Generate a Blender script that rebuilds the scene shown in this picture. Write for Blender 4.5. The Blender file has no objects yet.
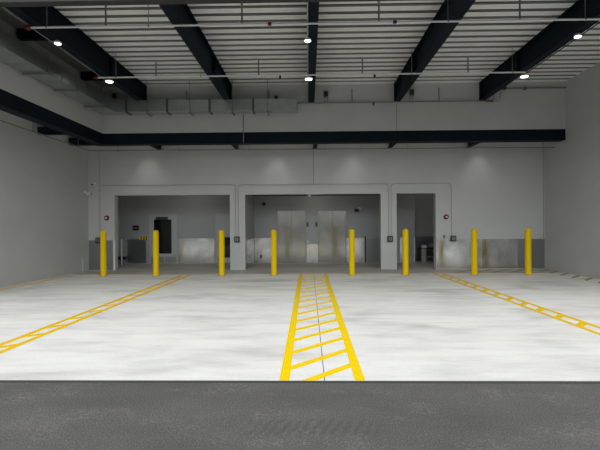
import bpy, bmesh, math, random
from mathutils import Vector, Matrix
random.seed(7)
S = bpy.context.scene
COL = S.collection

# ------------------------------------------------------------------ materials
def mat(name, color, rough=0.5, metal=0.0, build=None, emit=None, spec=None):
    m = bpy.data.materials.new(name); m.use_nodes = True
    nt = m.node_tree; b = nt.nodes['Principled BSDF']
    b.inputs['Base Color'].default_value = (*color, 1)
    b.inputs['Roughness'].default_value = rough
    b.inputs['Metallic'].default_value = metal
    if spec is not None: b.inputs['Specular IOR Level'].default_value = spec
    if emit:
        b.inputs['Emission Color'].default_value = (*emit[0], 1)
        b.inputs['Emission Strength'].default_value = emit[1]
    if build: build(nt, b)
    return m

def N(nt, t, **kw):
    n = nt.nodes.new(t)
    for k, v in kw.items():
        if k in n.inputs: n.inputs[k].default_value = v
        else: setattr(n, k, v)
    return n

def coords(nt, scale=(1, 1, 1), rot=(0, 0, 0), world=True):
    mp = N(nt, 'ShaderNodeMapping'); mp.inputs['Scale'].default_value = scale; mp.inputs['Rotation'].default_value = rot
    if world:
        g = N(nt, 'ShaderNodeNewGeometry'); nt.links.new(g.outputs['Position'], mp.inputs['Vector'])
    else:
        g = N(nt, 'ShaderNodeTexCoord'); nt.links.new(g.outputs['Object'], mp.inputs['Vector'])
    return mp.outputs['Vector']

def noise(nt, vec, scale, detail=4, rough=0.55):
    n = N(nt, 'ShaderNodeTexNoise', Scale=scale, Detail=detail, Roughness=rough)
    nt.links.new(vec, n.inputs['Vector']); return n.outputs['Fac']

def ramp(nt, fac, stops):
    r = N(nt, 'ShaderNodeValToRGB'); e = r.color_ramp.elements
    while len(e) < len(stops): e.new(0.5)
    for i, (p, c) in enumerate(stops):
        e[i].position = p; e[i].color = (*c, 1) if len(c) == 3 else c
    nt.links.new(fac, r.inputs['Fac']); return r.outputs['Color']

def mix(nt, a, b, fac, mode='MULTIPLY'):
    n = N(nt, 'ShaderNodeMix'); n.data_type = 'RGBA'; n.blend_type = mode
    if isinstance(fac, float): n.inputs[0].default_value = fac
    else: nt.links.new(fac, n.inputs[0])
    for s, k in ((a, 6), (b, 7)):
        if isinstance(s, tuple): n.inputs[k].default_value = (*s, 1)
        else: nt.links.new(s, n.inputs[k])
    return n.outputs[2]

def bump(nt, b, h, strength=0.2, dist=0.01):
    n = N(nt, 'ShaderNodeBump', Strength=strength, Distance=dist)
    nt.links.new(h, n.inputs['Height']); nt.links.new(n.outputs['Normal'], b.inputs['Normal'])

g3 = lambda v: (v, v, v)

def b_wall(c):
    def f(nt, b):
        v = coords(nt)
        n = noise(nt, v, 0.9, 5)
        k = ramp(nt, n, [(0.3, tuple(x * 0.94 for x in c)), (0.7, tuple(x * 1.04 for x in c))])
        nt.links.new(k, b.inputs['Base Color'])
        bump(nt, b, noise(nt, coords(nt, (60, 60, 60)), 3, 3), 0.05, 0.004)
    return f

def b_concrete(nt, b):
    v = coords(nt, (0.45, 1.5, 1))
    base = ramp(nt, noise(nt, v, 1.1, 7, 0.62), [(0.28, (0.58, 0.56, 0.522)), (0.50, (0.765, 0.742, 0.694)), (0.72, (0.815, 0.79, 0.742))])
    streak = ramp(nt, noise(nt, coords(nt, (0.45, 2.2, 1), (0, 0, 0.25)), 2.0, 6, 0.65), [(0.25, g3(0.80)), (0.52, g3(1.0))])
    blot = ramp(nt, noise(nt, coords(nt, (0.55, 0.8, 1), (0, 0, 0.4)), 0.9, 3), [(0.32, (0.76, 0.765, 0.78)), (0.45, g3(1.0))])
    c = mix(nt, base, streak, 0.8); c = mix(nt, c, blot, 0.85)
    fine = ramp(nt, noise(nt, coords(nt), 35, 3), [(0.3, g3(0.95)), (0.7, g3(1.03))])
    c = mix(nt, c, fine, 1.0)
    nt.links.new(c, b.inputs['Base Color'])
    bump(nt, b, noise(nt, coords(nt), 60, 4), 0.08, 0.004)

def b_tanslab(nt, b):
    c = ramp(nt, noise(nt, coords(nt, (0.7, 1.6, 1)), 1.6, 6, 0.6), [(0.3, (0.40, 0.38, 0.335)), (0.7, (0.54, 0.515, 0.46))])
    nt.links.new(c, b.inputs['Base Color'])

def b_asphalt(nt, b):
    v = coords(nt)
    grain = ramp(nt, noise(nt, v, 85, 3, 0.7), [(0.30, (0.066, 0.0625, 0.059)), (0.52, (0.106, 0.100, 0.095)), (0.74, (0.23, 0.218, 0.206))])
    large = ramp(nt, noise(nt, coords(nt, (0.6, 1.0, 1)), 1.1, 6, 0.6), [(0.3, g3(0.80)), (0.7, g3(1.15))])
    c = mix(nt, grain, large, 1.0)
    # pale dusty scuffs left by tyres
    n1 = noise(nt, coords(nt, (1.0, 1.5, 1), (0, 0, 0.35)), 1.5, 7, 0.68)
    sc = ramp(nt, n1, [(0.50, g3(0)), (0.66, g3(1))])
    sp = ramp(nt, noise(nt, v, 30, 5, 0.75), [(0.46, g3(0)), (0.64, g3(1))])
    m = mix(nt, sc, sp, 1.0)
    m = mix(nt, m, g3(0.42), 1.0)
    c = mix(nt, c, (0.30, 0.28, 0.262), m, 'MIX')
    # a short stretch of dusty tyre tread prints
    g = N(nt, 'ShaderNodeNewGeometry'); sp3 = N(nt, 'ShaderNodeSeparateXYZ'); nt.links.new(g.outputs['Position'], sp3.inputs[0])
    def bell(out, centre, half):
        a = N(nt, 'ShaderNodeMath', operation='SUBTRACT'); nt.links.new(sp3.outputs[out], a.inputs[0]); a.inputs[1].default_value = centre
        q = N(nt, 'ShaderNodeMath', operation='ABSOLUTE'); nt.links.new(a.outputs[0], q.inputs[0])
        mr = N(nt, 'ShaderNodeMapRange'); nt.links.new(q.outputs[0], mr.inputs[0]); mr.inputs[1].default_value = half; mr.inputs[2].default_value = half * 0.6
        return mr.outputs[0]
    wv = N(nt, 'ShaderNodeTexWave', Scale=4.2, Distortion=3.5, Detail=2.0); wv.inputs['Detail Scale'].default_value = 1.5
    nt.links.new(coords(nt, (1, 1, 1), (0, 0, 0.35)), wv.inputs['Vector'])
    tr = ramp(nt, wv.outputs['Fac'], [(0.35, g3(0)), (0.6, g3(1))])
    k = mix(nt, mix(nt, tr, bell('X', 0.0, 0.62), 1.0), bell('Y', 3.30, 0.16), 1.0)
    k = mix(nt, k, g3(0.32), 1.0)
    c = mix(nt, c, (0.055, 0.052, 0.05), k, 'MIX')
    nt.links.new(c, b.inputs['Base Color'])
    bump(nt, b, noise(nt, v, 80, 3, 0.7), 0.35, 0.008)

def b_paint(dark, light, wear):
    def f(nt, b):
        n = noise(nt, coords(nt), 9, 5, 0.7)
        c = ramp(nt, n, [(0.3, dark), (0.6, light)])
        if wear > 0:
            k = ramp(nt, noise(nt, coords(nt, (3, 3, 3)), 4, 6, 0.75), [(0.62 - wear, g3(0)), (0.66, g3(1))])
            c = mix(nt, c, (0.66, 0.60, 0.45), k, 'MIX')
        nt.links.new(c, b.inputs['Base Color'])
    return f

def b_stainless(lo, hi, r0, r1, bs=0.05):
    def f(nt, b):
        v = coords(nt, (1.0, 1.0, 0.7))
        n = noise(nt, v, 1.7, 5, 0.6)
        nt.links.new(ramp(nt, n, [(0.3, lo), (0.7, hi)]), b.inputs['Base Color'])
        rr = ramp(nt, noise(nt, coords(nt), 2.6, 3), [(0.35, g3(r0)), (0.65, g3(r1))])
        nt.links.new(rr, b.inputs['Roughness'])
        bump(nt, b, noise(nt, coords(nt, (1, 1, 0.7)), 2.0, 1), bs, 0.02)
    return f

def b_galv(lo, hi):
    def f(nt, b):
        n = noise(nt, coords(nt), 5, 3, 0.6)
        nt.links.new(ramp(nt, n, [(0.3, lo), (0.7, hi)]), b.inputs['Base Color'])
    return f

def b_perf(nt, b):
    v = N(nt, 'ShaderNodeTexVoronoi', Scale=28.0); v.inputs['Randomness'].default_value = 0.0
    nt.links.new(coords(nt), v.inputs['Vector'])
    nt.links.new(ramp(nt, v.outputs['Distance'], [(0.30, g3(0.04)), (0.42, g3(0.30))]), b.inputs['Base Color'])

def b_steel(nt, b):
    n = noise(nt, coords(nt), 2.0, 4)
    nt.links.new(ramp(nt, n, [(0.3, (0.0030, 0.0075, 0.0135)), (0.7, (0.0045, 0.0105, 0.0185))]), b.inputs['Base Color'])

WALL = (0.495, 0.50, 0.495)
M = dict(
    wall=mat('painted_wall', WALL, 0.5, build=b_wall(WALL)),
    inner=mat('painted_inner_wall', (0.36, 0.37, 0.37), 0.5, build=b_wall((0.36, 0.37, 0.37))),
    dark=mat('dark_ceiling_paint', (0.05, 0.05, 0.05), 0.8),  # near-black paint of the lobby ceiling
    concrete=mat('pale_concrete', (0.7, 0.7, 0.68), 0.75, build=b_concrete, spec=0.2),
    tanslab=mat('tan_concrete', (0.4, 0.38, 0.34), 0.6, build=b_tanslab, spec=0.25),
    asphalt=mat('asphalt', (0.06, 0.06, 0.06), 0.9, build=b_asphalt, spec=0.25),
    paint=mat('road_paint', (0.8, 0.5, 0.01), 0.55, build=b_paint((0.84, 0.56, 0.002), (0.90, 0.62, 0.003), 0.0), spec=0.1),
    paintlight=mat('thin_road_paint', (0.7, 0.42, 0.02), 0.6, build=b_paint((0.74, 0.45, 0.004), (0.82, 0.52, 0.006), 0.01), spec=0.1),
    ochre=mat('ochre_road_paint', (0.5, 0.4, 0.15), 0.7, build=b_paint((0.30, 0.20, 0.045), (0.40, 0.28, 0.07), 0.0)),  # browner ochre than the other floor strips
    yellow=mat('yellow_plastic', (0.74, 0.50, 0.002), 0.5, spec=0.12),
    steel=mat('navy_steel_paint', (0.007, 0.013, 0.024), 0.6, build=b_steel, spec=0.12),
    deck=mat('galvanised_deck', (0.55, 0.56, 0.55), 0.42, 0.12, build=b_galv((0.80, 0.81, 0.79), (0.88, 0.89, 0.87))),
    sheet=mat('dull_ceiling_sheet', (0.20, 0.205, 0.20), 0.6),
    perf=mat('perforated_deck_web', (0.15, 0.15, 0.15), 0.6, 0.2, build=b_perf),
    fascia=mat('grey_fascia', (0.03, 0.03, 0.03), 0.7),
    duct=mat('galvanised_duct', (0.5, 0.52, 0.52), 0.34, 0.88, build=b_galv((0.42, 0.45, 0.45), (0.50, 0.53, 0.53))),
    band=mat('dark_duct_flange', (0.12, 0.13, 0.13), 0.5, 0.6),
    stainless=mat('stainless_sheet', (0.6, 0.6, 0.6), 0.3, 1.0, build=b_stainless((0.46, 0.465, 0.465), (0.82, 0.82, 0.80), 0.12, 0.22, 0.22)),
    elev=mat('brushed_stainless', (0.6, 0.58, 0.54), 0.3, 1.0, build=b_stainless((0.37, 0.36, 0.325), (0.45, 0.43, 0.39), 0.12, 0.16, 0.006)),
    pipe=mat('white_pipe', (0.72, 0.73, 0.72), 0.4),
    greypipe=mat('grey_pipe', (0.20, 0.20, 0.195), 0.45),
    rod=mat('zinc_rod', (0.25, 0.26, 0.26), 0.4, 0.6),
    conduit=mat('painted_conduit', (0.37, 0.37, 0.36), 0.5),
    joint=mat('wall_joint', (0.20, 0.20, 0.19), 0.7),
    black=mat('black_plastic', (0.012, 0.013, 0.014), 0.4),
    glass=mat('dark_glass', (0.006, 0.007, 0.008), 0.08, spec=0.35),
    kick=mat('dull_steel_sheet', (0.34, 0.35, 0.355), 0.30, 0.95),
    doorp=mat('door_paint', (0.44, 0.45, 0.45), 0.45),
    red=mat('red_plastic', (0.13, 0.006, 0.008), 0.4),
    orange=mat('copper_brown', (0.22, 0.075, 0.045), 0.5),
    white=mat('white_plastic', (0.78, 0.78, 0.76), 0.4),
    lens=mat('lamp_lens', (0.9, 0.9, 0.9), 0.4, emit=((1.0, 0.98, 0.94), 9.0)),
    softlens=mat('soffit_lamp_lens', (0.9, 0.9, 0.9), 0.4, emit=((1.0, 0.98, 0.94), 4.0)),
    screen=mat('indicator_face', (0.02, 0.02, 0.02), 0.25),
    greyplastic=mat('grey_plastic', (0.18, 0.19, 0.20), 0.5),
    crack=mat('joint_filler', (0.06, 0.06, 0.058), 0.9),
)

# ------------------------------------------------------------------ mesh builder
class MB:
    def __init__(self): self.bm = bmesh.new()
    def box(self, x0, x1, y0, y1, z0, z1, bevel=0):
        vs = [self.bm.verts.new((x, y, z)) for x in (x0, x1) for y in (y0, y1) for z in (z0, z1)]
        fs = [(0, 1, 3, 2), (4, 6, 7, 5), (0, 4, 5, 1), (2, 3, 7, 6), (0, 2, 6, 4), (1, 5, 7, 3)]
        faces = [self.bm.faces.new([vs[i] for i in f]) for f in fs]
        if bevel:
            es = list({e for f in faces for e in f.edges})
            bmesh.ops.bevel(self.bm, geom=es, offset=bevel, segments=2, affect='EDGES', profile=0.5)
        return self
    def prism(self, pts, axis, a, b):
        """pts: outline in the two other axes (x->(y,z), y->(x,z), z->(x,y)); extruded from a to b along the axis."""
        def P(u, v, t): return {'x': (t, u, v), 'y': (u, t, v), 'z': (u, v, t)}[axis]
        A = [self.bm.verts.new(P(u, v, a)) for u, v in pts]; B = [self.bm.verts.new(P(u, v, b)) for u, v in pts]
        n = len(pts)
        self.bm.faces.new(A); self.bm.faces.new(list(reversed(B)))
        for i in range(n): self.bm.faces.new([A[i], B[i], B[(i + 1) % n], A[(i + 1) % n]])
        return self
    def tube(self, pts, r, seg=10):
        pts = [Vector(p) for p in pts]; rings = []
        for i, p in enumerate(pts):
            d = (pts[min(i + 1, len(pts) - 1)] - pts[max(i - 1, 0)]).normalized()
            up = Vector((0, 0, 1)) if abs(d.z) < 0.9 else Vector((1, 0, 0))
            u = d.cross(up).normalized(); v = u.cross(d).normalized()
            rings.append([self.bm.verts.new(p + (u * math.cos(2 * math.pi * k / seg) + v * math.sin(2 * math.pi * k / seg)) * r) for k in range(seg)])
        for a, b in zip(rings, rings[1:]):
            for k in range(seg): self.bm.faces.new([a[k], a[(k + 1) % seg], b[(k + 1) % seg], b[k]])
        self.bm.faces.new(rings[0]); self.bm.faces.new(list(reversed(rings[-1])))
        return self
    def lathe(self, prof, seg=24, axis='z', at=(0, 0, 0)):
        """prof: (radius, height) pairs, spun round the axis through at; ends are closed."""
        def P(r, h, a):
            c, s = r * math.cos(a), r * math.sin(a)
            q = {'z': (c, s, h), 'y': (c, h, s), 'x': (h, c, s)}[axis]
            return (q[0] + at[0], q[1] + at[1], q[2] + at[2])
        rings = []
        for r, h in prof:
            if r < 1e-6: rings.append([self.bm.verts.new(P(0, h, 0))])
            else: rings.append([self.bm.verts.new(P(r, h, 2 * math.pi * k / seg)) for k in range(seg)])
        for a, b in zip(rings, rings[1:]):
            for k in range(seg):
                k2 = (k + 1) % seg
                q = [a[k % len(a)], a[k2 % len(a)], b[k2 % len(b)], b[k % len(b)]]
                u = []
                for w in q:
                    if w not in u: u.append(w)
                if len(u) > 2: self.bm.faces.new(u)
        for rg in (rings[0], rings[-1]):
            if len(rg) > 2: self.bm.faces.new(rg)
        return self
    def build(self, name, material, parent=None, loc=None, smooth=False):
        bmesh.ops.recalc_face_normals(self.bm, faces=self.bm.faces)
        me = bpy.data.meshes.new(name); self.bm.to_mesh(me); self.bm.free()
        me.materials.append(M[material])
        o = bpy.data.objects.new(name, me); COL.objects.link(o)
        if parent: o.parent = parent
        if loc: o.location = loc
        if smooth:
            for p in me.polygons: p.use_smooth = True
            me.set_sharp_from_angle(angle=math.radians(40))
        return o

def tag(o, label, cat, group=None, kind=None):
    o['label'] = label; o['category'] = cat
    if group: o['group'] = group
    if kind: o['kind'] = kind
    return o
def thing(name, label, cat, loc=(0, 0, 0), group=None, kind=None, rz=0.0):
    o = bpy.data.objects.new(name, None); COL.objects.link(o); o.location = loc; o.rotation_euler = (0, 0, rz)
    o.empty_display_size = 0.1
    return tag(o, label, cat, group, kind)
def struct(name, mb, m):
    o = mb.build(name, m); o['kind'] = 'structure'; return o
def dup(root, loc, label):
    r = root.copy(); COL.objects.link(r); r.location = loc; r['label'] = label
    for ch in list(root.children):
        c = ch.copy(); COL.objects.link(c); c.parent = r
        for g in list(ch.children):
            d = g.copy(); COL.objects.link(d); d.parent = c
    return r

# ------------------------------------------------------------------ dimensions (metres; camera stands at x=0, y=0, looking along +y)
XL, XR = -7.55, 7.92          # outer side walls
XU = -6.45                    # upper left wall, standing inboard on its steel beam
YU, W, B = 13.40, 14.60, 17.05  # upper back wall, lower back wall, wall behind the openings
YO = 7.10                     # open front of the roof
ZB, ZT = 4.09, 4.43           # perimeter beam bottom / top
ZD = 5.89                     # underside of the roof deck
ZR = 5.33                     # underside of the roof beams
OT = 2.565                    # head of the openings
SLAB = 4.25                   # front edge of the concrete

# ------------------------------------------------------------------ ground
struct('floor', MB().box(-9.5, 9.5, SLAB, 13.42, -0.25, 0.0), 'concrete')
struct('floor', MB().box(-9.5, 9.5, 13.4205, 19.5, -0.25, 0.0), 'tanslab')  # back slab in a darker tan concrete
struct('ground', MB().box(-70, 70, -70, SLAB, -0.30, -0.012), 'asphalt')
struct('trim_1', MB().box(-9.5, 9.5, SLAB - 0.03, SLAB - 0.0005, -0.05, 0.001), 'crack')
t = MB()
t.box(0.145, 0.153, SLAB + 0.001, W - 0.05, 0.0005, 0.0012)
o = struct('trim_2', t, 'crack')

# ------------------------------------------------------------------ walls
struct('wall_left', MB().prism([(XL - 0.32, YO), (XL - 0.30, YO), (XL, W), (XL, B + 0.2), (XL - 0.32, B + 0.2)], 'z', 0, ZT), 'wall')
struct('wall_right', MB().box(XR, XR + 0.2, YO, B + 2.0, 0, ZD + 0.1), 'wall')
wb = MB()
for x0, x1 in ((XL, -6.65), (-2.68, -2.165), (2.445, 2.975), (4.285, XR)): wb.box(x0, x1, W, W + 0.25, 0, OT)
wb.box(XL, XR, W, W + 0.25, OT, ZT)
struct('wall_back', wb, 'wall')
struct('wall_upper_back', MB().box(XU, XR, YU, YU + 0.2, ZT, ZD + 0.1), 'wall')
struct('wall_upper_left', MB().box(XU - 0.2, XU, YO, YU + 0.2, ZT, ZD + 0.1), 'wall')
# soffit between the hanging upper walls and the outer walls
sf = MB(); sf.box(XL - 0.33, XU - 0.2, YO, W, ZT, ZT + 0.1); sf.box(XU - 0.2, XR, YU + 0.2, W, ZT, ZT + 0.1)
struct('ceiling_soffit', sf, 'wall')
# rooms behind the openings
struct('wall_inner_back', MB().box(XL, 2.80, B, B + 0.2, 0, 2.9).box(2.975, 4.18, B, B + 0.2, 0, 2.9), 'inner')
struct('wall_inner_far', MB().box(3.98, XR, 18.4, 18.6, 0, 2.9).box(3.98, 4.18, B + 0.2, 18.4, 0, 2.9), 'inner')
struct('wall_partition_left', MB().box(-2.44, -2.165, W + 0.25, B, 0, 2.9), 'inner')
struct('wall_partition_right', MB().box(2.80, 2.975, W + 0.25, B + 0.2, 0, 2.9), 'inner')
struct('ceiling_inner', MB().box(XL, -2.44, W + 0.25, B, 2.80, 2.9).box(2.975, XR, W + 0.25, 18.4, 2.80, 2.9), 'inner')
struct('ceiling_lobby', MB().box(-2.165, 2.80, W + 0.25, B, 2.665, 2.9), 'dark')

# wall panel joints
for i, (x, z0, z1, y) in enumerate(((2.735, ZT + 0.01, 5.27, YU), (-6.40, 5.0, 5.0, YU), (0.17, 2.91, ZT - 0.02, W), (-4.9, 0, 0, W), (7.88, 1.02, ZT - 0.02, W))):
    if z1 > z0: struct('trim_%d' % (3 + i), MB().box(x - 0.009, x + 0.009, y - 0.004, y - 0.0002, z0, z1), 'joint')

# ------------------------------------------------------------------ roof deck: trapezoidal ribs running across the bay
def deck(x0, x1, y0, y1, z):
    mb = MB(); pitch = 0.305; pts = []
    y = y0
    while y < y1 - 0.01:
        for dy, dz in ((0.0, 0.0), (0.190, 0.0), (0.210, 0.075), (0.285, 0.075)):
            if y + dy < y1: pts.append((y + dy, z + dz))
        y += pitch
    pts.append((y1, z))
    out = pts + [(y1, z + 0.16), (y0, z + 0.16)]
    return mb.prism(out, 'x', x0, x1)
dk = struct('ceiling', deck(-5.13, XR, YO, YU, ZD), 'deck')
struct('ceiling', MB().box(XU, -5.131, YO, YU, ZD, ZD + 0.16), 'sheet')
dk.data.materials.append(M['perf'])          # the webs and flute tops of an acoustic deck are perforated sheet
for pg in dk.data.polygons:
    if pg.center.z > ZD + 0.005: pg.material_index = 1
struct('roof', MB().box(XL - 0.2, XR + 0.2, YO, B + 2.0, ZD + 0.165, ZD + 0.4), 'fascia')
struct('trim_8', MB().box(XL - 0.2, XR + 0.2, YO - 0.16, YO - 0.002, 5.205, ZD + 0.4), 'fascia')

# ------------------------------------------------------------------ steel
def ibeam(mb, axis, c, a, b, z0, z1, w, tf=0.022, tw=0.014):
    p = [(c - w / 2, z0), (c + w / 2, z0), (c + w / 2, z0 + tf), (c + tw / 2, z0 + tf), (c + tw / 2, z1 - tf), (c + w / 2, z1 - tf),
         (c + w / 2, z1), (c - w / 2, z1), (c - w / 2, z1 - tf), (c - tw / 2, z1 - tf), (c - tw / 2, z0 + tf), (c - w / 2, z0 + tf)]
    return mb.prism(p, axis, a, b)
roofb = [(-5.13, 'navy steel roof beam nearest the hanging air duct at the left'), (-2.46, 'navy steel roof beam between the duct side and the middle of the bay'),
         (0.105, 'navy steel roof beam over the middle of the bay, straight above the centre strip'),
         (2.76, 'navy steel roof beam just to the right of the middle one'), (5.38, 'navy steel roof beam nearest the tall right wall')]
for x, lab in roofb:
    r = thing('roof_beam', lab, 'beam', (x, YO, ZR), 'roof beams running toward the back wall', 'thing')
    ibeam(MB(), 'y', 0, 0.002, YU - YO - 0.002, 0, ZD - ZR - 0.001, 0.19).build('beam_section', 'steel', r)
    MB().box(-0.095, 0.095, YU - YO - 0.03, YU - YO - 0.004, 0.022, ZD - ZR - 0.023).build('end_plate', 'steel', r)
    q = MB()
    for sx in (-1, 1): q.box(sx * 0.008, sx * 0.09, 3.9, 3.912, 0.023, ZD - ZR - 0.024)
    q.build('stiffener_plate', 'steel', r)
# perimeter beams
r = thing('perimeter_beam', 'long horizontal navy steel beam carrying the upper back wall', 'beam', (0, YU + 0.13, ZB), None, 'thing')
ibeam(MB(), 'x', 0, XU - 0.003, XR - 0.005, 0, ZT - ZB - 0.001, 0.30).build('beam_section', 'steel', r)
MB().box(XU - 0.003, XR - 0.031, -0.149, -0.139, 0.0225, ZT - ZB - 0.0235).build('face_plate', 'steel', r)
q = MB(); q.box(XR - 0.03, XR - 0.006, -0.149, 0.149, 0.023, ZT - ZB - 0.024); q.build('end_plate', 'steel', r)
r.location.y = YU + 0.15
r = thing('perimeter_beam', 'navy steel beam under the upper left wall, running toward the camera', 'beam', (XU - 0.16, 0, ZB), None, 'thing')
ibeam(MB(), 'y', 0, YO, YU + 0.30, 0, ZT - ZB - 0.001, 0.31).build('beam_section', 'steel', r)
MB().box(0.142, 0.154, YO, YU + 0.30, 0.0225, ZT - ZB - 0.0235).build('face_plate', 'steel', r)
# short outriggers from the perimeter beams to the outer walls
for x, lab in ((-5.03, 'under the second-longest clear stretch of the back beam, nearest the left wall'), (-2.40, 'above the pillar left of the elevator opening'),
               (0.23, 'above the middle of the elevator opening'), (2.74, 'above the pillar beside the narrow opening'), (5.39, 'nearest the right wall')):
    o = ibeam(MB(), 'y', 0, YU + 0.302, W - 0.002, 0, 0.215, 0.13).build('outrigger_beam', 'steel', None, (x, 0, ZB))
    tag(o, 'short navy outrigger beam under the soffit ' + lab if not lab.startswith('under') else 'short navy outrigger beam under the soffit near the left wall', 'beam', 'outrigger beams under the soffit', 'thing')
for y, lab in ((YU + 0.15, 'short navy outrigger beam meeting the left wall in line with the back beam'), (11.9, 'short navy outrigger beam on the left wall, second from the back corner'),
               (9.15, 'short navy outrigger beam on the left wall, cut by the photo edge')):
    o = MB().box(XL + 0.002, XU - 0.317, -0.065 if y < 13 else -0.148, 0.065, 0, 0.215, 0.004).build('outrigger_beam', 'steel', None, (0, y, ZB))
    tag(o, lab, 'beam', 'outrigger beams under the soffit', 'thing')
for y, lab in ((9.40, 'short black cross beam behind the near end of the front sprinkler pipe'), (12.06, 'short black cross beam behind the left end of the rear sprinkler pipe')):
    o = MB().box(XU + 0.05, -5.23, -0.06, 0.06, 0, 0.225, 0.002).build('cross_beam', 'steel', None, (0, y, 5.66))
    tag(o, lab, 'beam', 'cross beams by the left duct', 'thing')

# ------------------------------------------------------------------ sprinkler pipes
def sprinkler(lab, y, z, x0, x1, sprigs, hangers, caps, drops, m='pipe', rad=0.019, sprig_top=0.34):
    r = thing('sprinkler_pipe', lab, 'pipe', (0, y, z), 'sprinkler pipes under the roof deck')
    MB().tube([(x0, 0, 0), (x1, 0, 0)], rad, 12).build('pipe', m, r, smooth=True)
    for x in sprigs:
        s = MB().tube([(x, 0, rad * 0.9), (x, 0, sprig_top)], 0.017, 8).build('sprig', 'rod' if m == 'pipe' else 'greypipe', r)
        MB().lathe([(0.012, 0), (0.022, 0.012), (0.012, 0.035), (0.030, 0.045), (0.030, 0.05), (0, 0.05)], 10, at=(x, 0, sprig_top)).build('sprinkler_head', 'rod', s)
    for x in hangers:
        h = MB().tube([(x, 0, rad), (x, 0, ZD - z - 0.001)], 0.007, 6)
        h.lathe([(rad + 0.001, -0.012), (rad + 0.008, -0.012), (rad + 0.008, 0.012), (rad + 0.001, 0.012)], 12, 'x', (x, 0, 0))
        h.build('hanger_rod', 'rod', r)
    for x in caps:
        k = 1.0 if x < -4 else 0.68
        MB().lathe([(0.0, -0.05 * k), (0.040 * k, -0.05 * k), (0.045 * k, -0.03 * k), (0.045 * k, 0.03 * k), (0.040 * k, 0.05 * k), (0, 0.05 * k)], 12, 'x', (x, 0, 0)).build('coupling', 'red', r, smooth=True)
    for x in drops:
        MB().lathe([(0.02, 0), (0.028, -0.03), (0.028, -0.06), (0.012, -0.075), (0.03, -0.085), (0, -0.085)], 12, 'z', (x, 0, -rad * 0.5)).build('drain_plug', 'black', r)
    return r
sprinkler('white sprinkler pipe crossing the bay nearest the camera', 7.93, 5.245, -5.24, XR - 0.01, (-3.75, -1.21, 1.31, 3.87),
          (-4.86, -2.95, 2.57, 5.05), (-5.21, -0.70, 1.60), ())
sprinkler('white sprinkler pipe crossing the bay farther back, ending at both outer roof beams', 10.67, 5.245, -5.33, 5.34, (-3.79, -1.22, 1.35, 3.94),
          (-4.80, -2.66, 2.56, 5.02), (-5.30,), (-0.69, 1.65))
r3 = sprinkler('grey sprinkler pipe running along the top of the upper back wall', 13.32, 5.295, -6.2, 5.50, (-3.78, -1.22, 1.36, 4.03), (), (), (2.02,), 'greypipe', 0.020, 0.36)
t = MB().tube([(5.50, 0, 0), (5.62, 0, 0.0), (5.70, 0, 0.05), (5.70, 0, 0.36)], 0.014, 8); t.build('riser', 'greypipe', r3)
t = MB().tube([(5.40, 0, 0), (5.46, 0, -0.02), (5.86, 0, 0.0), (5.90, 0, 0.06), (5.90, 0, 0.38)], 0.010, 8); t.build('looped_conduit', 'greypipe', r3)
MB().lathe([(0.0, -0.11), (0.035, -0.11), (0.035, 0.11), (0, 0.11)], 10, 'x', (5.56, 0, 0.0)).build('valve', 'orange', r3)
r4 = thing('sprinkler_pipe', 'short grey pipe high on the upper wall beside the right corner', 'pipe', (0, 13.33, 5.68), 'sprinkler pipes under the roof deck')
MB().tube([(6.0, 0, 0), (XR - 0.02, 0, 0)], 0.022, 10).build('pipe', 'greypipe', r4)
MB().box(5.93, 6.07, -0.06, 0.05, -0.04, 0.13, 0.006).build('junction_box', 'black', r4)
MB().box(6.62, 6.70, -0.04, 0.03, -0.055, 0.03, 0.005).build('pipe_clamp', 'band', r4)
# low pipe round the soffit
lp = thing('soffit_pipe', 'thin grey pipe running under the soffit along the left and back walls', 'pipe', (0, 0, 3.955))
MB().tube([(XL + 0.42, 7.3, 0.03), (XL + 0.42, 13.75, 0.03), (XL + 0.45, 13.87, 0.03), (XL + 0.55, 13.9, 0.03), (XR - 0.05, 13.9, 0)], 0.017, 10).build('pipe', 'greypipe', lp, smooth=True)
for x in (-6.2, -4.2, -1.9, 0.55, 1.7, 3.2, 5.0):
    MB().tube([(x, 13.9, 0.01), (x, 13.9, ZT - 3.956)], 0.006, 6).lathe([(0.018, -0.02), (0.026, -0.02), (0.026, 0.02), (0.018, 0.02)], 10, 'x', (x, 13.9, 0.012)).build('hanger', 'rod', lp)
for y in (8.6, 11.0, 13.2):
    MB().tube([(XL + 0.42, y, 0.035), (XL + 0.42, y, ZT - 3.956)], 0.006, 6).build('hanger', 'rod', lp)

# ------------------------------------------------------------------ air duct
du = thing('air_duct', 'galvanised rectangular air duct wrapping the upper left and back walls', 'duct', (0, 0, 4.98))
MB().box(-6.38, -5.85, YO + 0.3, 13.26, 0, 0.35, 0.006).build('duct_run', 'duct', du)
MB().box(-5.848, -0.335, 12.93, 13.26, 0, 0.345, 0.006).build('duct_run', 'duct', du)
for y in (7.9, 9.0, 10.1, 11.2, 12.3):
    b = MB(); b.box(-6.395, -5.838, y, y + 0.03, -0.012, 0.362); b.build('joint_flange', 'duct', du)
for y in (7.95, 9.52, 10.7, 12.2):
    MB().box(-6.40, -5.80, y, y + 0.04, -0.05, -0.013).build('trapeze_bar', 'rod', du)
    for x in (-5.82,):
        MB().tube([(x, y + 0.02, -0.03), (x, y + 0.02, ZD - 4.981)], 0.009, 6).build('hanger_rod', 'rod', du)
for x in (-5.50, -4.26, -2.97, -1.65):
    MB().box(x - 0.03, x + 0.03, 12.905, 13.27, -0.03, 0.37).build('joint_flange', 'band', du)
for x in (-4.86, -3.56, -2.28, -1.21):
    h = MB().tube([(x, 12.90, -0.06), (x, 12.90, ZD - 4.981)], 0.010, 6); h.box(x - 0.02, x + 0.02, 12.88, 13.29, -0.07, -0.035); h.build('hanger_rod', 'rod', du)

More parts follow.
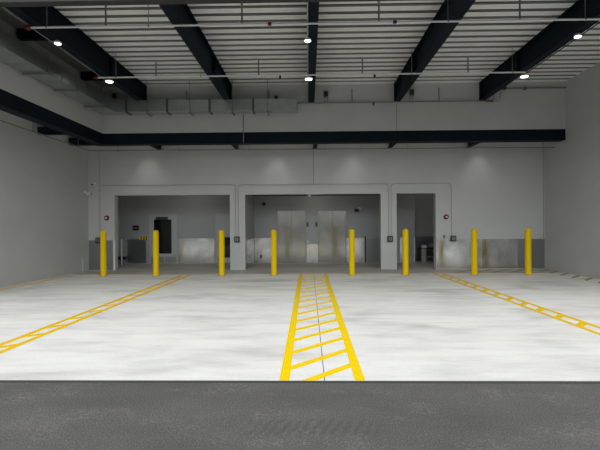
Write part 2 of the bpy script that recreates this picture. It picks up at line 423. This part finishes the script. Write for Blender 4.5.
# ------------------------------------------------------------------ ceiling lamps on conduits under the roof beams
def lamp(x, y, z, lab, rad=0.105):
    r = thing('ceiling_lamp', lab, 'lamp', (x, y, z), 'round lamps under the roof beams')
    MB().lathe([(0.0, 0.06), (rad * 0.5, 0.06), (rad * 1.02, 0.03), (rad * 1.06, 0.0), (rad * 0.9, -0.004)], 24).build('housing', 'white', r, smooth=True)
    MB().lathe([(0.0, -0.022), (rad * 0.5, -0.020), (rad * 0.88, -0.008), (rad * 0.88, -0.001), (0, -0.001)], 24).build('lens', 'lens', r, smooth=True)
for xn, xf, yn, side, xc in ((-5.10, -5.135, 8.68, 'by the hanging duct', -5.24), (0.0, 0.02, 8.72, 'on the middle roof beam', 0.0),
                             (5.39, 5.49, 8.70, 'on the roof beam nearest the right wall', 5.485)):
    zl = 5.262
    lamp(xn, yn, zl, 'small round lit lamp nearer the camera ' + side, 0.068)
    lamp(xf, 11.03, zl, 'small round lit lamp farther back ' + side, 0.098)
    c = thing('lamp_conduit', 'thin conduit feeding the two lamps ' + side, 'conduit', (xc, 0, zl + 0.045))
    MB().tube([(0, YO + 0.01, 0), (0, 11.03, 0)], 0.011, 8).build('conduit', 'greypipe' if xc < -1 else 'conduit' if xc < 5 else 'steel', c)
    for y, xx in ((yn, xn), (11.03, xf)): MB().tube([(0, y, 0), (xx - xc + 0.001, y, 0.0)], 0.011, 8).build('lamp_branch', 'conduit' if xc < 5 else 'steel', c)
# soffit lamps washing the lower back wall
for x, lab in ((-5.45, 'nearest the left wall'), (-1.04, 'over the left part of the elevator opening'), (1.48, 'over the right part of the elevator opening'), (5.75, 'above the steel wall panels')):
    r = thing('soffit_lamp', 'small round soffit lamp ' + lab, 'lamp', (x, 14.12, ZT - 0.0005), 'soffit lamps washing the back wall')
    MB().lathe([(0.075, 0), (0.08, -0.02), (0.06, -0.03), (0.05, -0.012), (0, -0.012)], 20).build('trim_ring', 'white', r)
    MB().lathe([(0.048, -0.0125), (0, -0.016)], 16).build('lens', 'softlens', r)
    L = bpy.data.lights.new('soffit_lamp_light', 'SPOT'); L.energy = 22; L.color = (1, 0.97, 0.92); L.spot_size = math.radians(78); L.spot_blend = 0.9; L.shadow_soft_size = 0.12
    lo = bpy.data.objects.new('soffit_lamp_light', L); COL.objects.link(lo); lo.parent = r; lo.location = (0, 0, -0.05); lo.rotation_euler = (0.10, 0, 0)

# ------------------------------------------------------------------ boxes on the upper wall, conduit
for x, z, lab in ((0.556, 5.56, 'beside the middle roof beam'), (3.20, 5.59, 'near the fourth roof beam')):
    r = thing('heater_control_box', 'small dark box on two stubs high on the upper wall ' + lab, 'box', (x, YU, z), 'dark boxes on the upper wall')
    MB().box(-0.075, 0.075, -0.10, -0.002, -0.10, 0.10, 0.008).build('case', 'greyplastic', r)
    MB().box(-0.058, 0.058, -0.106, -0.1005, -0.08, 0.08).build('cover', 'black', r)
    for sx in (-0.04, 0.04): MB().tube([(sx, -0.04, -0.10), (sx, -0.045, -0.245)], 0.010, 8).build('conduit_stub', 'greypipe', r)
for x, z, lab in ((-0.99, 5.47, 'above the right end of the back duct'), (-6.05, 5.60, 'above the duct corner at the left')):
    r = thing('junction_box', 'small dark junction box on the upper wall ' + lab, 'box', (x, YU, z), 'dark boxes on the upper wall')
    MB().box(-0.06, 0.06, -0.07, -0.002, -0.07, 0.07, 0.006).build('case', 'greyplastic', r)
    MB().box(-0.05, 0.05, -0.075, -0.0705, -0.06, 0.06).build('cover', 'black', r)
o = MB().tube([(-2.02, YU - 0.02, 4.1), (-2.02, YU - 0.02, 4.97)], 0.013, 8).build('wall_conduit', 'greypipe'); tag(o, 'thin vertical conduit dropping from the duct across the back beam', 'conduit')

# ------------------------------------------------------------------ conduit loops round the openings, control boxes
def loop(lab, pts):
    P = []
    for i, p in enumerate(pts):
        if 0 < i < len(pts) - 1:
            a, b, c = Vector(pts[i - 1]), Vector(p), Vector(pts[i + 1])
            for k in range(7):
                q = k / 6; u = b + (a - b).normalized() * 0.14; w = b + (c - b).normalized() * 0.14
                P.append(u * (1 - q) ** 2 + b * 2 * q * (1 - q) + w * q * q)
        else: P.append(Vector(p))
    o = MB().tube([(p.x, W - 0.0145, p.z) for p in P], 0.0125, 8).build('wall_conduit', 'conduit', smooth=True)
    tag(o, lab, 'conduit', 'conduits framing the openings')
loop('thin conduit framing the wide left opening, ending at the pillar box', [(-7.115, 0, 2.905), (-2.49, 0, 2.905), (-2.49, 0, 1.13)])
loop('thin conduit framing the elevator opening between its two pillars', [(-2.395, 0, 1.13), (-2.395, 0, 2.895), (2.70, 0, 2.895), (2.70, 0, 1.13)])
loop('thin conduit framing the narrow right opening', [(2.795, 0, 1.13), (2.795, 0, 2.90), (4.81, 0, 2.90), (4.81, 0, 1.13)])
o = MB().tube([(-7.15, W - 0.014, 1.13), (-7.15, W - 0.014, ZB)], 0.0125, 8).build('wall_conduit', 'conduit'); tag(o, 'vertical conduit beside the left wall corner', 'conduit', 'conduits framing the openings')
for x, z, lab in ((-7.19, 1.03, 'low on the wall behind the leftmost bollard'), (-2.44, 1.04, 'on the pillar left of the elevator opening'),
                  (2.745, 1.03, 'on the pillar right of the elevator opening'), (4.86, 1.035, 'above the steel panels right of the narrow opening')):
    r = thing('door_control_box', 'black push-button control box ' + lab, 'control box', (x, W, z), 'door control boxes')
    MB().box(-0.09, 0.09, -0.09, -0.0005, -0.10, 0.10, 0.012).build('case', 'black', r)
    MB().box(-0.055, 0.055, -0.094, -0.0905, -0.06, 0.065).build('faceplate', 'greyplastic', r)
    for dz in (-0.03, 0.005, 0.04): MB().lathe([(0.014, -0.0945), (0.014, -0.103), (0, -0.104)], 10, 'y', (0.0, 0, dz)).build('button', 'black', r)
# fire alarms
for x, z, lab in ((-6.91, 1.795, 'red round fire alarm strobe left of the wide left opening'), (4.63, 1.765, 'red round fire alarm strobe right of the narrow opening')):
    r = thing('fire_alarm', lab, 'fire alarm', (x, W, z), 'red fire alarms')
    MB().lathe([(0.0, -0.001), (0.085, -0.001), (0.085, -0.035), (0.07, -0.05), (0.05, -0.052), (0, -0.052)], 24, 'y').build('housing', 'red', r, smooth=True)
    MB().box(-0.028, 0.028, -0.085, -0.0525, -0.028, 0.028, 0.008).build('strobe_lens', 'white', r)
r = thing('key_switch', 'small dark key switch on the wall left of the right control box', 'switch', (4.56, W, 1.10))
MB().box(-0.035, 0.035, -0.03, -0.0005, -0.06, 0.06, 0.006).build('case', 'greyplastic', r); MB().lathe([(0.012, -0.0305), (0.012, -0.04), (0, -0.04)], 10, 'y').build('keyhole', 'black', r)

# ------------------------------------------------------------------ cameras
def cctv(lab, loc, rz, scale=1.0, body='white'):
    r = thing('security_camera', lab, 'camera', loc, 'security cameras', rz=rz)
    s = scale
    MB().lathe([(0, -0.001), (0.05 * s, -0.001), (0.05 * s, -0.03 * s), (0, -0.03 * s)], 16, 'y').build('mount', 'white', r)
    MB().tube([(0, -0.03 * s, 0), (0, -0.09 * s, 0.0), (0, -0.11 * s, -0.03 * s)], 0.015 * s, 8).build('bracket', 'white', r)
    b = MB().lathe([(0.0, 0.06 * s), (0.04 * s, 0.05 * s), (0.045 * s, -0.09 * s), (0.0, -0.09 * s)], 16, 'y', (0, -0.14 * s, -0.05 * s)).build('camera_body', body, r, smooth=True)
    MB().lathe([(0.036 * s, -0.0905 * s), (0.03 * s, -0.095 * s), (0, -0.095 * s)], 14, 'y', (0, -0.14 * s, -0.05 * s)).build('lens', 'black', b)
cctv('white security camera on the back wall beside the left corner', (-7.31, W, 2.97), 0.0)
cctv('white security camera on the left wall just before the corner', (XL - 0.01, 14.35, 2.66), math.radians(90))
cctv('black and white security camera on the lobby wall right of the elevators', (2.02, B, 2.14), -0.6, 1.4, 'black')
r = thing('dome_camera', 'white dome camera under the lobby ceiling above the elevators', 'camera', (0.02, 15.6, 2.664), 'security cameras')
MB().lathe([(0, -0.001), (0.13, -0.001), (0.13, -0.03), (0.08, -0.05), (0, -0.05)], 20).build('mount', 'white', r); MB().lathe([(0.06, -0.0505), (0.055, -0.11), (0.03, -0.14), (0, -0.15)], 20).build('dome', 'white', r, smooth=True)
r = thing('horn_speaker', 'small dark round horn on the lobby wall left of the elevators', 'horn', (-1.77, B, 2.35))
MB().lathe([(0, -0.001), (0.05, -0.001), (0.045, -0.05), (0.07, -0.10), (0.06, -0.10), (0.02, -0.07), (0, -0.07)], 18, 'y').build('bell', 'black', r)
MB().box(-0.05, 0.05, -0.012, -0.0005, -0.05, 0.05).build('backplate', 'greyplastic', r)

# ------------------------------------------------------------------ stainless wall panels
def panel(lab, x0, x1, z1, y=W, z0=0.02, m='stainless'):
    r = thing('wall_panel', lab, 'wall panel', ((x0 + x1) / 2, y, 0), 'steel wall panels')
    h = (x1 - x0) / 2
    MB().box(-h, h, -0.006, -0.0005, z0, z1).build('sheet', m, r)
    q = MB(); q.box(-h, h, -0.012, -0.0065, z1 - 0.02, z1); q.build('edge_strip', m, r)
    return r
panel('steel wall panel behind the leftmost bollard, low on the back wall', XL + 0.01, -6.71, 1.03, m='kick')
panel('bright steel wall panel right of the narrow opening', 4.30, 5.80, 1.01)
panel('steel wall panel between the two rightmost bollards', 5.81, 7.00, 1.01)
panel('darker steel wall panel tucked into the right corner', 7.01, XR - 0.01, 1.01, m='kick')
panel('dark steel wall panel inside the left opening, left of the dark door', XL + 0.3, -6.50, 0.99, B, m='kick')
panel('bright steel wall panel inside the left opening, right of the dark door', -5.19, -3.76, 1.00, B)
panel('steel wall panel on the lobby wall left of the elevators', -2.15, -1.26, 1.00, B)
panel('narrow steel wall panel between the two elevators', -0.085, 0.365, 0.76, B)
panel('steel wall panel on the lobby wall right of the elevators', 1.50, 2.20, 0.985, B)
panel('dark steel wall panel in the right rear corner of the lobby', 2.27, 2.79, 0.96, B, m='kick')
panel('narrow bright steel panel behind the bollard at the narrow opening', 3.60, 3.76, 1.0, B)
panel('dark steel wall panel behind the cart in the narrow opening', 4.20, 6.4, 1.0, 18.4, m='kick')
r = thing('wall_panel', 'steel panel on the lobby side wall by the left pillar', 'wall panel', (-2.165, 15.9, 0), 'steel wall panels')
MB().box(0.0005, 0.006, -1.0, 1.1, 0.02, 1.0).build('sheet', 'stainless', r); MB().box(0.0065, 0.011, -1.0, 1.1, 0.98, 1.0).build('edge_strip', 'stainless', r)
r = thing('wall_panel', 'small steel panel on the lobby side wall by the right pillar', 'wall panel', (2.80, 15.9, 0), 'steel wall panels')
MB().box(-0.006, -0.0005, -0.9, 0.75, 0.30, 0.80).build('sheet', 'stainless', r); MB().box(-0.011, -0.0065, -0.9, 0.75, 0.78, 0.80).build('edge_strip', 'stainless', r)
# corner guards
def guard(lab, x, y, z1, sx, m='white', z0=0.01):
    o = MB().prism([(0, 0), (sx * 0.045, 0), (sx * 0.045, -0.005), (-sx * 0.005, -0.005), (-sx * 0.005, 0.05), (0, 0.05)], 'z', z0, z1).build('corner_guard', m, None, (x, y, 0))
    tag(o, lab, 'corner guard', 'corner guards')
guard('pale corner guard on the left jamb of the wide left opening', -6.648, W - 0.0005, 1.03, -1, 'pipe')
guard('steel corner guard beside the cart in the narrow opening', 4.182, B - 0.0005, 1.0, -1, 'pipe')
o = MB().box(-0.025, 0.025, -0.016, -0.0005, 0.01, 1.05).build('cover_strip', 'black', None, (2.235, B, 0)); tag(o, 'narrow dark cover strip at the end of the lobby wall panel', 'cover strip')
o = MB().prism([(0.001, 0), (0.012, 0), (0.012, 0.05), (0.001, 0.05)], 'z', 0.0, 0.42).build('corner_guard', 'pipe', None, (XL - 0.015, 14.2, 0)); tag(o, 'short pale corner strip low on the left wall corner', 'corner guard', 'corner guards')

# ------------------------------------------------------------------ elevators
def elevator(lab, x0, x1, z1):
    r = thing('elevator_entrance', lab, 'elevator', ((x0 + x1) / 2, B, 0), 'elevators')
    h = (x1 - x0) / 2
    f = MB(); f.box(-h, -h + 0.035, -0.05, -0.001, 0, z1); f.box(h - 0.035, h, -0.05, -0.001, 0, z1); f.box(-h + 0.035, h - 0.035, -0.05, -0.001, z1 - 0.035, z1)
    f.build('frame', 'elev', r)
    for a, b in ((-h + 0.036, -0.003), (0.003, h - 0.036)):
        MB().box(a, b, -0.022, -0.006, 0.012, z1 - 0.036, 0.002).build('door_panel', 'elev', r)
    MB().box(-h, h, -0.09, -0.051, 0.0, 0.008).build('sill', 'kick', r)
elevator('stainless elevator entrance on the left of the pair', -1.235, -0.125, 2.08)
elevator('stainless elevator entrance on the right of the pair', 0.385, 1.485, 2.07)
for x, lab in ((-0.045, 'small black call panel beside the left elevator'), (0.305, 'small black call panel beside the right elevator')):
    r = thing('call_panel', lab, 'call panel', (x, B, 1.53), 'elevator call panels')
    MB().box(-0.04, 0.04, -0.02, -0.0005, -0.085, 0.085, 0.004).build('plate', 'black', r)
    for dz in (-0.03, 0.03): MB().lathe([(0.014, -0.0205), (0.014, -0.026), (0, -0.026)], 10, 'y', (0, 0, dz)).build('button', 'greyplastic', r)
r = thing('wall_switch', 'small pale switch plate above the narrow steel panel between elevators', 'switch', (-0.03, B, 0.86))
MB().box(-0.04, 0.04, -0.01, -0.0005, -0.03, 0.03, 0.003).build('plate', 'white', r); MB().box(-0.01, 0.01, -0.016, -0.0105, -0.015, 0.015).build('rocker', 'white', r)
r = thing('wall_outlet', 'tiny dark outlet low on the steel panel left of the elevators', 'outlet', (-1.90, B - 0.0125, 0.27))
MB().box(-0.045, 0.045, -0.012, -0.0005, -0.07, 0.07, 0.004).build('cover', 'black', r); MB().box(-0.02, 0.02, -0.016, -0.0125, -0.03, 0.03).build('socket', 'greyplastic', r)

# ------------------------------------------------------------------ doors in the left room
def door(n, lab, x0, x1, closer, glass=True):
    r = bpy.data.objects.new('door_%d' % n, None); COL.objects.link(r); r.location = ((x0 + x1) / 2, B, 0); r['kind'] = 'structure'
    r['label'] = lab; r['category'] = 'door'
    h = (x1 - x0) / 2; z1 = 1.98
    f = MB(); f.box(-h, -h + 0.05, -0.06, -0.001, 0, z1); f.box(h - 0.05, h, -0.06, -0.001, 0, z1); f.box(-h + 0.05, h - 0.05, -0.06, -0.001, z1 - 0.06, z1)
    f.build('door_frame', 'doorp', r)
    a, b = -h + 0.052, h - 0.052; wl, wr = a + 0.14, b - 0.20
    d = MB(); y0, y1 = -0.04, -0.003
    d.box(a, wl, y0, y1, 0.015, z1 - 0.063); d.box(wr, b, y0, y1, 0.015, z1 - 0.063); d.box(wl, wr, y0, y1, 0.015, 0.40); d.box(wl, wr, y0, y1, 1.76, z1 - 0.063)
    lf = d.build('door_leaf', 'doorp', r)
    MB().box(wl, wr, -0.028, -0.012, 0.40, 1.76).build('door_glass' if glass else 'door_infill', 'glass' if glass else 'doorp', lf)
    MB().box(a + 0.01, 0.02, -0.044, -0.0405, 0.05, 0.28).build('kick_plate', 'kick', lf)
    MB().box(0.06, b - 0.01, -0.044, -0.0405, 0.05, 0.28).build('kick_plate', 'kick', lf)
    MB().tube([(a + 0.06, -0.04, 0.88), (a + 0.06, -0.09, 0.88), (a + 0.16, -0.09, 0.88)], 0.012, 8).build('door_lever', 'black', lf)
    if closer:
        MB().box(wl + 0.10, wr - 0.13, -0.11, -0.0405, 1.765, 1.86, 0.006).build('door_closer', 'black', lf)
door(1, 'grey door with a tall dark window inside the wide left opening', -6.36, -5.21, True)
door(2, 'plain grey door mostly hidden behind the pillar left of the elevators', -3.70, -2.55, False, False)
r = thing('wall_cabinet', 'black cabinet on the wall partly hidden behind the left pillar', 'cabinet', (-3.02, B - 0.06, 0.25))
MB().box(-0.30, 0.30, -0.16, -0.04, 0, 0.80, 0.006).build('case', 'black', r)
MB().box(-0.28, 0.28, -0.170, -0.1605, 0.02, 0.78, 0.003).build('cabinet_door', 'glass', r)
MB().box(-0.26, -0.24, -0.19, -0.1705, 0.36, 0.46).build('handle', 'black', r)

# black sign, hazard plate, bumper
r = thing('wall_sign', 'small square black sign on the wall left of the dark door', 'sign', (-6.91, B, 1.43))
MB().box(-0.13, 0.13, -0.015, -0.0005, -0.10, 0.10, 0.003).build('plate', 'black', r)
q = MB()
for k in range(3): q.box(-0.085 + 0.062 * k, -0.045 + 0.062 * k, -0.0165, -0.0155, -0.025, 0.025)
q.build('lettering', 'greyplastic', r)
r = thing('hazard_plate', 'yellow and black striped plate on top of the dark steel panel', 'hazard plate', (-6.58, B, 1.02))
MB().box(-0.17, 0.17, -0.05, -0.013, -0.07, 0.07, 0.004).build('plate', 'yellow', r)
q = MB()
for k in range(3):
    x = -0.12 + 0.10 * k; q.prism([(x, -0.07), (x + 0.04, -0.07), (x + 0.075, 0.07), (x + 0.035, 0.07)], 'y', -0.052, -0.0505)
q.build('black_stripes', 'black', r)
r = thing('rubber_bumper', 'black rubber bumper at the foot of the wall inside the left opening', 'bumper', (-7.33, 16.72, 0))
MB().box(-0.17, 0.17, -0.10, 0.10, 0.20, 0.32, 0.02).build('rubber_block', 'black', r)
MB().box(-0.04, 0.04, 0.02, 0.08, 0.0, 0.20).build('bracket', 'kick', r)
r = thing('steel_post', 'thin pale steel post just inside the left opening by the bumper', 'post', (-7.22, 16.45, 0))
MB().tube([(0, 0, 0.012), (0, 0, 1.0)], 0.03, 12).build('tube', 'pipe', r, smooth=True); MB().lathe([(0.07, 0), (0.07, 0.012), (0, 0.012)], 16).build('base_plate', 'kick', r)

# ------------------------------------------------------------------ cart in the narrow opening
r = thing('utility_cart', 'dark utility cart standing in the dim room behind the narrow opening', 'cart', (4.95, 17.75, 0))
MB().box(-0.42, 0.42, -0.27, 0.27, 0.50, 0.54, 0.006).build('top_shelf', 'black', r)
MB().box(-0.40, 0.40, -0.26, 0.26, 0.17, 0.20, 0.006).build('bottom_shelf', 'greyplastic', r)
for sx in (-0.37, 0.37):
    for sy in (-0.23, 0.23):
        MB().box(sx - 0.02, sx + 0.02, sy - 0.02, sy + 0.02, 0.10, 0.5).build('leg', 'black', r)
        MB().lathe([(0.0, -0.015), (0.05, -0.015), (0.05, 0.015), (0, 0.015)], 14, 'x', (sx, sy, 0.05)).build('caster', 'black', r)
MB().tube([(0.42, -0.2, 0.54), (0.50, -0.2, 0.66), (0.50, 0.2, 0.66), (0.42, 0.2, 0.54)], 0.013, 8).build('handle', 'greyplastic', r)
r = thing('plastic_bag', 'dark grey rounded bundle lying on the cart', 'bag', (5.10, 17.72, 0.541))
MB().lathe([(0, 0), (0.14, 0.0), (0.20, 0.05), (0.19, 0.12), (0.10, 0.20), (0.03, 0.215), (0.045, 0.25), (0, 0.25)], 14).build('bag', 'greyplastic', r, smooth=True)
r = thing('cardboard_carton', 'small pale carton on the near end of the cart', 'box', (4.70, 17.70, 0.541))
MB().box(-0.10, 0.10, -0.08, 0.08, 0, 0.12, 0.004).build('carton', 'pipe', r); MB().box(-0.101, 0.101, -0.02, 0.02, 0.1195, 0.1215).build('tape', 'greyplastic', r)
r = thing('folded_sign', 'pale folded panel leaning against the front of the cart', 'panel', (4.60, 17.28, 0))
MB().prism([(0, 0), (0.02, 0), (0.075, 0.52), (0.055, 0.52)], 'x', -0.09, 0.09).build('panel', 'conduit', r)
MB().prism([(0.14, 0), (0.16, 0), (0.076, 0.50), (0.060, 0.50)], 'x', -0.09, 0.09).build('rear_leaf', 'greyplastic', r)

# ------------------------------------------------------------------ bollards
XB = ((-6.27, 'yellow bollard nearest the left wall'), (-4.655, 'yellow bollard in front of the dark door, second from the left wall'), (-2.645, 'yellow bollard just left of the pillar by the wide left opening'),
      (-1.055, 'yellow bollard left of the centre strip, before the elevator opening'), (1.30, 'yellow bollard right of the centre strip, before the elevator opening'),
      (2.91, 'yellow bollard in front of the narrow opening'), (4.96, 'yellow bollard in front of the bright steel wall panel'), (6.56, 'yellow bollard nearest the right wall'))
b0 = None
for x, lab in XB:
    if b0 is None:
        b0 = thing('bollard', lab, 'bollard', (x, 13.0, 0), 'row of yellow bollards')
        MB().lathe([(0.098, 0.012), (0.092, 0.03), (0.088, 0.05), (0.088, 1.30)], 28).build('sleeve', 'yellow', b0, smooth=True)
        MB().lathe([(0.0881, 1.301), (0.087, 1.325), (0.078, 1.352), (0.058, 1.374), (0.03, 1.386), (0, 1.389)], 28).build('domed_cap', 'yellow', b0, smooth=True)
        MB().lathe([(0.115, 0.0), (0.115, 0.011), (0.099, 0.0115), (0, 0.0115)], 28).build('base_ring', 'ochre', b0)
    else: dup(b0, (x, 13.0, 0), lab)

# ------------------------------------------------------------------ floor markings
def clip_bar(xa, ya, xb, yb, w, y0, y1, xl, xr):
    """a 45 degree bar from the left border to the right border, thickness w along y, cut to y0..y1"""
    pts = [(xl, ya - w / 2), (xr, ya - w / 2 + (xr - xl)), (xr, ya + w / 2 + (xr - xl)), (xl, ya + w / 2)]
    def cut(poly, f):
        out = []
        for i in range(len(poly)):
            a, b = poly[i], poly[(i + 1) % len(poly)]; fa, fb = f(a), f(b)
            if fa >= 0: out.append(a)
            if fa * fb < 0:
                s = fa / (fa - fb); out.append((a[0] + (b[0] - a[0]) * s, a[1] + (b[1] - a[1]) * s))
        return out
    pts = cut(pts, lambda p: p[1] - y0)
    if pts: pts = cut(pts, lambda p: y1 - p[1])
    return pts
def strip(lab, xc, width, y0, y1, m, lw=0.10, first=0.0, pitch=0.557, bw=0.14, borders=(1, 1), rz=0.0):
    r = thing('floor_marking', lab, 'floor marking', (xc, 0, 0), 'yellow hatched strips on the floor', rz=rz)
    h = width / 2
    if borders[0]: MB().box(-h, -h + lw, y0, y1, 0.0003, 0.003).build('border_line', m, r)
    if borders[1]: MB().box(h - lw, h, y0, y1, 0.0003, 0.003).build('border_line', m, r)
    xl, xr = (-h + lw if borders[0] else -h), (h - lw if borders[1] else h)
    y = first; q = MB()
    while y - (xr - xl) < y1 + 1:
        p = clip_bar(xl, y, xr, 0, bw, y0, y1, xl, xr)
        if len(p) > 2: q.prism(p, 'z', 0.0003, 0.003)
        y += pitch
    q.build('hatch_bars', m, r)
strip('wide yellow hatched strip running up the middle of the concrete', 0.125, 0.85, SLAB + 0.005, 13.35, 'paint', first=4.62 - 0.557 * 2)
strip('narrow yellow hatched strip between the left bays', -3.98, 0.33, 4.9, 13.25, 'paintlight', 0.09, 5.36 - 0.557, 0.557, 0.15, (1, 1), -0.0154)
strip('narrow yellow hatched strip between the right bays', 4.306, 0.34, 4.9, 13.4, 'paintlight', 0.085, 5.98 - 0.557 * 2, 0.557, 0.16, (1, 1), 0.025)
strip('faded hatched strip along the foot of the left wall', -8.0, 0.22, 7.25, 13.2, 'paintlight', 0.075, 7.4, 0.557, 0.12, (0, 1), -0.045)
strip('faded hatched strip along the foot of the right wall', 7.65, 0.52, 7.2, 14.4, 'ochre', 0.06, 7.2, 0.557, 0.15, (0, 0))
def backband(lab, x0, x1):
    r = thing('floor_marking', lab, 'floor marking', (0, 0, 0), 'yellow hatched strips on the floor')
    y0, y1 = 13.45, 14.56; q = MB(); x = x0
    MB().box(x0, x1, y0, y0 + 0.07, 0.0003, 0.003).build('border_line', 'ochre', r)
    while x + 1.1 < x1 + 0.3:
        q.prism([(x, y0 + 0.08), (x + 0.12, y0 + 0.08), (min(x + 1.12, x1), y1), (min(x + 1.0, x1 - 0.05), y1)], 'z', 0.0003, 0.003); x += 0.557
    q.build('hatch_bars', 'ochre', r)
backband('faded hatched band before the steel panels right of the narrow opening', 4.55, 7.35)
backband('faded hatched band before the wall at the left corner', -7.45, -5.4)

# ------------------------------------------------------------------ lights
sky = bpy.data.worlds.new('overcast_sky'); S.world = sky; sky.use_nodes = True
nt = sky.node_tree; bg = nt.nodes['Background']
tc = N(nt, 'ShaderNodeTexCoord')
dp = N(nt, 'ShaderNodeVectorMath'); dp.operation = 'DOT_PRODUCT'
d = Vector((0.0, -0.80, 0.60)).normalized(); dp.inputs[1].default_value = d
nt.links.new(tc.outputs['Generated'], dp.inputs[0])
rc = ramp(nt, dp.outputs['Value'], [(0.0, (0.54, 0.58, 0.63)), (0.35, (0.79, 0.835, 0.895)), (0.70, (1.58, 1.655, 1.735)), (1.0, (3.02, 3.11, 3.15))])
sx = N(nt, 'ShaderNodeSeparateXYZ'); nt.links.new(tc.outputs['Generated'], sx.inputs[0])
hz = ramp(nt, sx.outputs['Z'], [(0.02, (0.12, 0.125, 0.12)), (0.08, (0.22, 0.23, 0.23)), (0.17, (1, 1, 1))])   # far dark treeline and buildings low on the horizon
rc = mix(nt, rc, hz, 1.0)
nt.links.new(rc, bg.inputs['Color']); bg.inputs['Strength'].default_value = 1.0
def point(name, loc, e, size=0.15, col=(1, 0.96, 0.9)):
    L = bpy.data.lights.new(name, 'POINT'); L.energy = e; L.shadow_soft_size = size; L.color = col
    o = bpy.data.objects.new(name, L); COL.objects.link(o); o.location = loc
point('lobby_fill', (0.3, 15.9, 2.45), 4.5); point('left_room_fill', (-4.6, 15.8, 2.6), 4.5); point('side_room_fill', (5.4, 16.4, 2.6), 7)  # added fill lights without fixtures, only to brighten the back rooms

# ------------------------------------------------------------------ camera
f = 430.0
cam = bpy.data.cameras.new('camera'); cam.sensor_width = 36; cam.lens = 36 * f / 600; cam.clip_end = 300
co = bpy.data.objects.new('camera', cam); COL.objects.link(co); S.camera = co
t = math.atan(.0202); rr = math.atan(.0056); p = math.atan(.95 / f)
F = Vector((-math.sin(t) * math.cos(p), math.cos(t) * math.cos(p), -math.sin(p)))
R0 = Vector((math.cos(t), math.sin(t), 0)); U0 = R0.cross(F)
R = R0 * math.cos(rr) - U0 * math.sin(rr); U = R0 * math.sin(rr) + U0 * math.cos(rr)
m = Matrix((R, U, -F)).transposed().to_4x4(); m.translation = Vector((0, 0, 1.55)); co.matrix_world = m

S.view_settings.view_transform = 'Standard'; S.view_settings.look = 'None'; S.view_settings.gamma = 1
S.view_settings.use_curve_mapping = False
S.view_settings.exposure = 0.0
S.cycles.use_denoising = True
S.cycles.max_bounces = 10; S.cycles.diffuse_bounces = 6; S.cycles.glossy_bounces = 5
S.cycles.sample_clamp_indirect = 6
